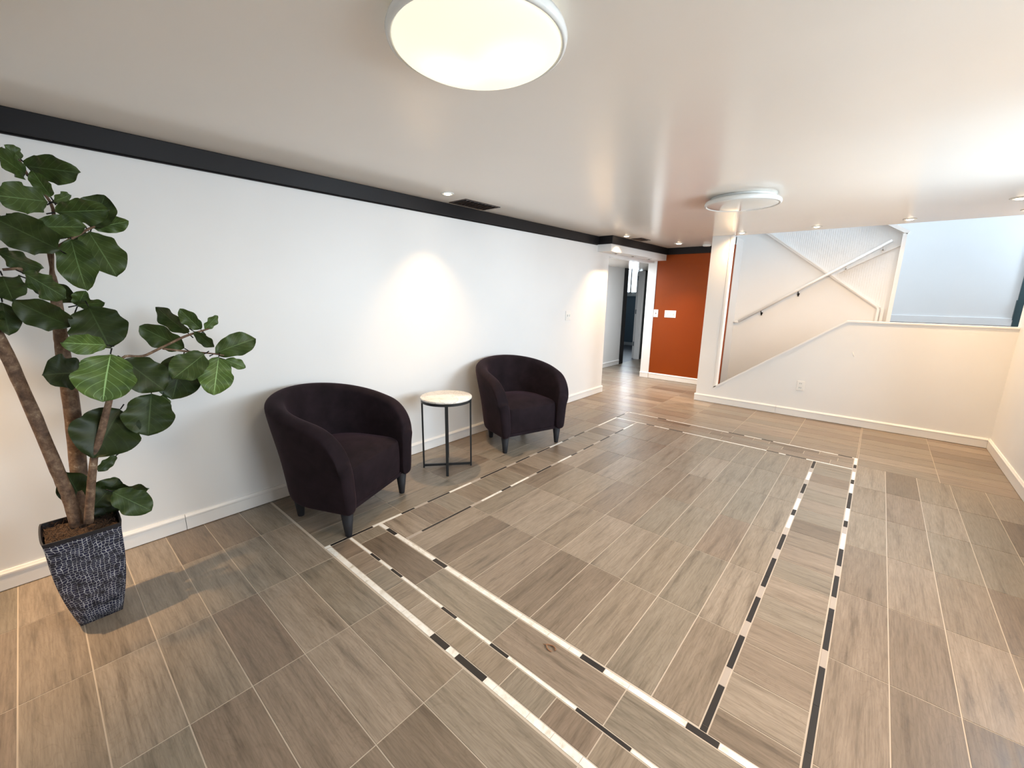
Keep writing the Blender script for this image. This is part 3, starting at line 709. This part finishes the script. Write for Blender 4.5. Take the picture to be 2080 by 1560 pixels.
# ------------------------------------------------------------------ potted fig
PX, PY = 0.545, 0.022
t = thing('potted_fiddle_leaf_fig', 'tall potted fiddle leaf fig in tapered navy and white mosaic pot', 'plant', (PX, PY, 0))
bm = bmesh.new(); ul = bm.loops.layers.uv.new('UVMap')
def sq(h, z, n=8):
    out = []
    for s in range(4):
        for i in range(n):
            q = -1 + 2*i/n
            bow = 1 + 0.03*(1 - q*q)
            x, y = [(q, -bow), (bow, q), (-q, bow), (-bow, -q)][s]
            rr = 0.985 if abs(q) > 0.99 else 1
            out.append((x*h*rr, y*h*rr, z))
    return out
prof = []
for i in range(15):
    v = i/14; z = 0.438*v; h = 0.072 + 0.050*v + 0.013*math.sin(PI*min(1, v*1.05)); prof.append((h, z))
rings = [[bm.verts.new(c) for c in sq(h, z)] for h, z in prof]
n = len(rings[0])
for i, (A, B) in enumerate(zip(rings, rings[1:])):
    for k in range(n):
        f = bm.faces.new((A[k], A[(k+1) % n], B[(k+1) % n], B[k])); 
        hh = prof[i][0]
        for lp, (uu, vv) in zip(f.loops, ((k, i), (k+1, i), (k+1, i+1), (k, i+1))):
            lp[ul].uv = (uu/8*0.22, vv/14*0.438)
bm.faces.new(rings[0][::-1])
pot = link('pot', bm, M['mosaic'], t, True)
bm = bmesh.new()
A = [bm.verts.new(c) for c in sq(0.1225, 0.438)]; B = [bm.verts.new(c) for c in sq(0.125, 0.456)]; D = [bm.verts.new(c) for c in sq(0.119, 0.456)]; E = [bm.verts.new(c) for c in sq(0.116, 0.41)]
for P_, Q_ in ((A, B), (B, D), (D, E)):
    for k in range(n): bm.faces.new((P_[k], P_[(k+1) % n], Q_[(k+1) % n], Q_[k]))
link('rim', bm, M['rim'], pot, False)
bm = bmesh.new(); g = 14; vs = [[bm.verts.new(((i/g*2-1)*0.115, (j/g*2-1)*0.115, 0.428 + 0.010*math.sin(i*1.7)*math.cos(j*2.1) + random.uniform(-.003, .003) + 0.02*(1 - (i/g*2-1)**2)*(1-(j/g*2-1)**2))) for j in range(g+1)] for i in range(g+1)]
for i in range(g):
    for j in range(g): bm.faces.new((vs[i][j], vs[i+1][j], vs[i+1][j+1], vs[i][j+1]))
for k in range(160):        # loose fibres
    x, y = random.uniform(-.11, .11), random.uniform(-.11, .11); a = random.uniform(0, 2*PI); l_ = random.uniform(.01, .035)
    tube(bm, [(x, y, 0.445, 0.0012), (x + l_*math.cos(a)/2, y + l_*math.sin(a)/2, 0.452 + random.uniform(0, .01), 0.0012), (max(-.118, min(.118, x + l_*math.cos(a))), max(-.118, min(.118, y + l_*math.sin(a))), 0.446, 0.0006)], 3, False)
link('soil', bm, M['soil'], t, True)
STEMS = {'trunkA': [[0.55, 0.011, 0.45, 0.0235], [0.53, 0.005, 0.586, 0.0227], [0.52, -0.01, 0.706, 0.0227], [0.5, -0.045, 1.022, 0.0218], [0.5, -0.081, 1.294, 0.0218], [0.5, -0.126, 1.467, 0.0185], [0.5, -0.137, 1.611, 0.0134]],
'trunkB': [[0.5, 0.025, 0.444, 0.0295], [0.46, 0.055, 0.69, 0.0295], [0.42, 0.077, 0.984, 0.0287], [0.42, 0.084, 1.209, 0.0246], [0.42, 0.095, 1.383, 0.0213], [0.42, 0.102, 1.53, 0.0148], [0.42, 0.104, 1.571, 0.0074], [0.43, 0.12, 1.673, 0.006], [0.45, 0.146, 1.813, 0.006], [0.45, 0.139, 1.861, 0.005], [0.43, 0.092, 1.949, 0.005], [0.42, 0.08, 2.004, 0.004]],
'stem2': [[0.42, 0.105, 1.582, 0.006], [0.43, 0.106, 1.652, 0.006], [0.45, 0.105, 1.71, 0.004]],
'stem3': [[0.44, 0.124, 1.663, 0.006], [0.46, 0.172, 1.701, 0.006], [0.42, 0.244, 1.759, 0.005], [0.4, 0.267, 1.773, 0.004]],
'trunkC': [[0.6, 0.045, 0.47, 0.0168], [0.6, 0.067, 0.587, 0.0156], [0.6, 0.103, 0.763, 0.0144], [0.58, 0.143, 0.863, 0.0144], [0.56, 0.201, 1.032, 0.012], [0.55, 0.249, 1.195, 0.0096]],
'branchR': [[0.56, 0.193, 1.01, 0.009], [0.52, 0.261, 1.198, 0.006], [0.5, 0.34, 1.18, 0.006], [0.48, 0.423, 1.219, 0.006], [0.47, 0.519, 1.265, 0.006], [0.46, 0.598, 1.288, 0.005], [0.45, 0.634, 1.296, 0.003]],
'branchR2': [[0.48, 0.422, 1.211, 0.005], [0.48, 0.498, 1.192, 0.005], [0.5, 0.618, 1.17, 0.004], [0.52, 0.667, 1.156, 0.003]],
'branchL': [[0.45, 0.109, 1.468, 0.008], [0.48, 0.077, 1.549, 0.007], [0.5, 0.014, 1.575, 0.006], [0.5, -0.032, 1.567, 0.005]]}
LEAVES = [[0.42, 0.084, 2.007, 0.45, 0.047, 2.045, 0.059, 1.1],
[0.42, 0.091, 1.984, 0.55, 0.236, 1.967, 0.077, 0.8],
[0.45, 0.089, 1.945, 0.6, 0.014, 1.985, 0.08, 0.9],
[0.45, 0.145, 1.871, 0.5, 0.105, 1.957, 0.052, 1.1],
[0.48, 0.135, 1.848, 0.62, -0.01, 1.831, 0.088, 1.0],
[0.45, 0.149, 1.854, 0.4, 0.21, 1.897, 0.03, 1.1],
[0.5, 0.146, 1.805, 0.6, 0.303, 1.826, 0.066, 0.9],
[0.56, 0.073, 1.735, 0.62, 0.22, 1.747, 0.092, 1.0],
[0.4, 0.256, 1.766, 0.42, 0.318, 1.911, 0.138, 0.6],
[0.38, 0.265, 1.769, 0.42, 0.385, 1.809, 0.055, 1.3],
[0.42, 0.242, 1.749, 0.5, 0.3, 1.553, 0.164, 0.85],
[0.5, 0.176, 1.703, 0.58, 0.186, 1.493, 0.138, 0.95],
[0.38, 0.171, 1.716, 0.36, 0.25, 1.726, 0.084, 0.55],
[0.55, 0.134, 1.652, 0.72, -0.026, 1.742, 0.098, 0.5],
[0.4, 0.075, 1.727, 0.45, 0.013, 1.787, 0.04, 0.7],
[0.45, -0.034, 1.636, 0.55, 0.073, 1.574, 0.052, 0.8],
[0.55, 0.02, 1.555, 0.66, 0.118, 1.458, 0.075, 1.15],
[0.5, -0.036, 1.545, 0.6, -0.022, 1.448, 0.12, 0.6],
[0.42, 0.03, 1.535, 0.4, 0.163, 1.439, 0.073, 0.5],
[0.42, 0.159, 1.419, 0.45, 0.191, 1.488, 0.066, 1.1],
[0.45, 0.158, 1.425, 0.48, 0.246, 1.437, 0.027, 0.9],
[0.5, -0.052, 1.442, 0.55, -0.052, 1.314, 0.082, 0.55],
[0.5, 0.122, 1.337, 0.6, -0.022, 1.452, 0.097, 0.5],
[0.5, 0.189, 1.421, 0.58, 0.226, 1.239, 0.214, 0.45],
[0.62, 0.211, 1.259, 0.7, 0.078, 1.286, 0.074, 1.6],
[0.5, 0.14, 1.13, 0.56, 0.008, 1.146, 0.17, 0.5],
[0.66, 0.216, 1.223, 0.72, 0.159, 1.031, 0.219, 1.7],
[0.52, 0.269, 1.178, 0.6, 0.385, 1.024, 0.182, 0.5],
[0.44, 0.508, 1.166, 0.46, 0.43, 0.945, 0.214, 0.6],
[0.52, 0.581, 1.173, 0.6, 0.422, 1.075, 0.158, 0.85],
[0.52, 0.642, 1.149, 0.6, 0.578, 0.968, 0.166, 1.7],
[0.48, 0.639, 1.167, 0.5, 0.835, 1.234, 0.141, 0.9],
[0.5, 0.675, 1.131, 0.52, 0.761, 1.077, 0.065, 1.4],
[0.45, 0.515, 1.201, 0.4, 0.359, 1.32, 0.1, 0.75],
[0.42, 0.545, 1.277, 0.36, 0.441, 1.411, 0.056, 0.7],
[0.45, 0.597, 1.293, 0.45, 0.519, 1.402, 0.069, 0.95],
[0.45, 0.612, 1.293, 0.45, 0.68, 1.364, 0.04, 1.2],
[0.48, 0.561, 1.286, 0.5, 0.631, 1.201, 0.046, 0.6],
[0.56, 0.34, 1.009, 0.6, 0.296, 0.816, 0.212, 0.55],
[0.46, 0.399, 0.976, 0.48, 0.382, 0.861, 0.05, 1.0],
[0.52, 0.226, 0.947, 0.62, 0.1, 0.77, 0.264, 0.4],
[0.48, 0.183, 0.717, 0.5, 0.111, 0.664, 0.042, 0.6],
[0.5, 0.05, 0.507, 0.52, 0.014, 0.7, 0.13, 0.45],
[0.52, 0.07, 0.506, 0.5, 0.177, 0.606, 0.135, 0.45],
[0.45, 0.125, 0.585, 0.45, 0.184, 0.582, 0.043, 0.9],
[0.6, 0.14, 0.585, 0.66, 0.254, 0.466, 0.129, 0.75],
[0.5, 0.104, 0.575, 0.55, 0.271, 0.537, 0.052, 0.6],
[0.46, 0.09, 0.556, 0.5, 0.12, 0.42, 0.146, 0.35],
[0.5, -0.024, 1.708, 0.55, -0.046, 1.78, 0.094, 0.6],
[0.5, -0.057, 1.519, 0.55, -0.095, 1.456, 0.114, 0.5],
[0.5, -0.073, 1.416, 0.6, -0.119, 1.347, 0.095, 0.5]]
def local(pts): return [[p[0]-PX, p[1]-PY, p[2], p[3]] for p in pts]
groups = {'trunkA': ['trunkA'], 'trunkB': ['trunkB', 'stem2', 'stem3', 'branchL'], 'trunkC': ['trunkC', 'branchR', 'branchR2']}
trunks = {}
for g_, lst in groups.items():
    bm = bmesh.new()
    for s in lst: tube(bm, dense(local(STEMS[s]), 5), 12, True, 0.05 if s.startswith('trunk') else 0.0)
    trunks[g_] = [link('trunk', bm, M['bark'], t, True), bmesh.new()]
for g_ in trunks:
    b_ = trunks[g_][1]; b_.loops.layers.uv.new('UVMap'); b_.verts.layers.float.new('tone')
CAMP = Vector((3.14, 0.0, 1.5))
def leaf(bm, B, Tp, wobs, tone, idx):
    rnd = random.Random(idx * 13 + 5)
    ul = bm.loops.layers.uv['UVMap']; tn = bm.verts.layers.float['tone']
    B = Vector(B); Tp = Vector(Tp); d = Tp - B; L = d.length; d.normalize()
    face = Vector((1.0, -0.1 + rnd.uniform(-.15, .15), 0.45))       # leaves turn to the room and up
    s = d.cross(face).normalized(); nrm = s.cross(d).normalized()
    Wd = max(wobs, 0.62 * L); Wd = min(Wd, wobs * 2.6)
    tilt = math.acos(max(-1, min(1, wobs / Wd))) * 0.9
    if nrm.z < 0.2 and rnd.random() < .4: tilt = -tilt
    R_ = Matrix.Rotation(-tilt if s.z > 0 else tilt, 3, d)
    s = R_ @ s; nrm = R_ @ nrm
    NL, NW = 18, 10
    grid = []
    fold = rnd.uniform(0.12, 0.30); curl = rnd.uniform(-0.10, 0.16); ph = rnd.uniform(0, 6)
    for i in range(NL + 1):
        v = i / NL
        w_ = (math.sin(PI * v ** 0.86) ** 0.62) * (0.80 + 0.32 * v - 0.13 * math.exp(-((v - 0.38) / 0.10) ** 2))
        if v > 0.93: w_ = w_ * (1 - ((v - 0.93) / 0.07) ** 2) + 0.0
        w_ = max(w_, 0.012)
        row = []
        for j in range(NW + 1):
            u = j / NW * 2 - 1
            off = u * w_ * Wd / 2
            hgt = fold * abs(u) ** 1.3 * w_ * Wd / 2 - curl * L * (v * v - v) * 1.2 - 0.35 * fold * L * (v - 0.5) ** 2
            hgt += 0.013 * math.sin(v * 17 + ph + (2 if u > 0 else 0)) * abs(u) ** 2 * min(1, Wd / 0.15)
            co = B + d * (L * v) + s * off + nrm * hgt
            vv = bm.verts.new(co - Vector((PX, PY, 0))); vv[tn] = tone; row.append(vv)
        grid.append(row)
    for i in range(NL):
        for j in range(NW):
            f = bm.faces.new((grid[i][j], grid[i][j+1], grid[i+1][j+1], grid[i+1][j])); f.smooth = True
            for lp, (a, b) in zip(f.loops, ((j, i), (j+1, i), (j+1, i+1), (j, i+1))): lp[ul].uv = (a/NW, b/NL)
    # short stalk
    P0 = B - Vector((PX, PY, 0)); P1 = P0 - d * 0.03 - Vector((0, 0, 0.004))
    tube(bm, [(*P1, 0.003), (*P0, 0.0025)], 5, True)
rx = random.Random(3)
for k in range(12):
    a_ = k * 2.4; z_ = 1.55 + 0.035 * k
    b_ = (0.5 + 0.03*math.cos(a_), -0.15 + 0.03*math.sin(a_), z_); l_ = rx.uniform(0.14, 0.2)
    LEAVES.append([*b_, b_[0] + l_*math.cos(a_), min(b_[1] + l_*math.sin(a_), -0.08), z_ + rx.uniform(-0.06, 0.08), 0.11, 0.7])
for i, Lf in enumerate(LEAVES):
    B_, T_, wd, tone = Lf[0:3], Lf[3:6], Lf[6], Lf[7]
    g_ = 'trunkC' if (B_[1] > 0.20 and B_[2] < 1.32) or B_[2] < 1.25 else ('trunkA' if B_[1] < 0.0 else 'trunkB')
    leaf(trunks[g_][1], B_, T_, wd, tone, i)
for g_, (tr, bml) in trunks.items():
    link('foliage', bml, M['leaf'], tr, False)
    for p in tr.children[0].data.polygons: p.use_smooth = True
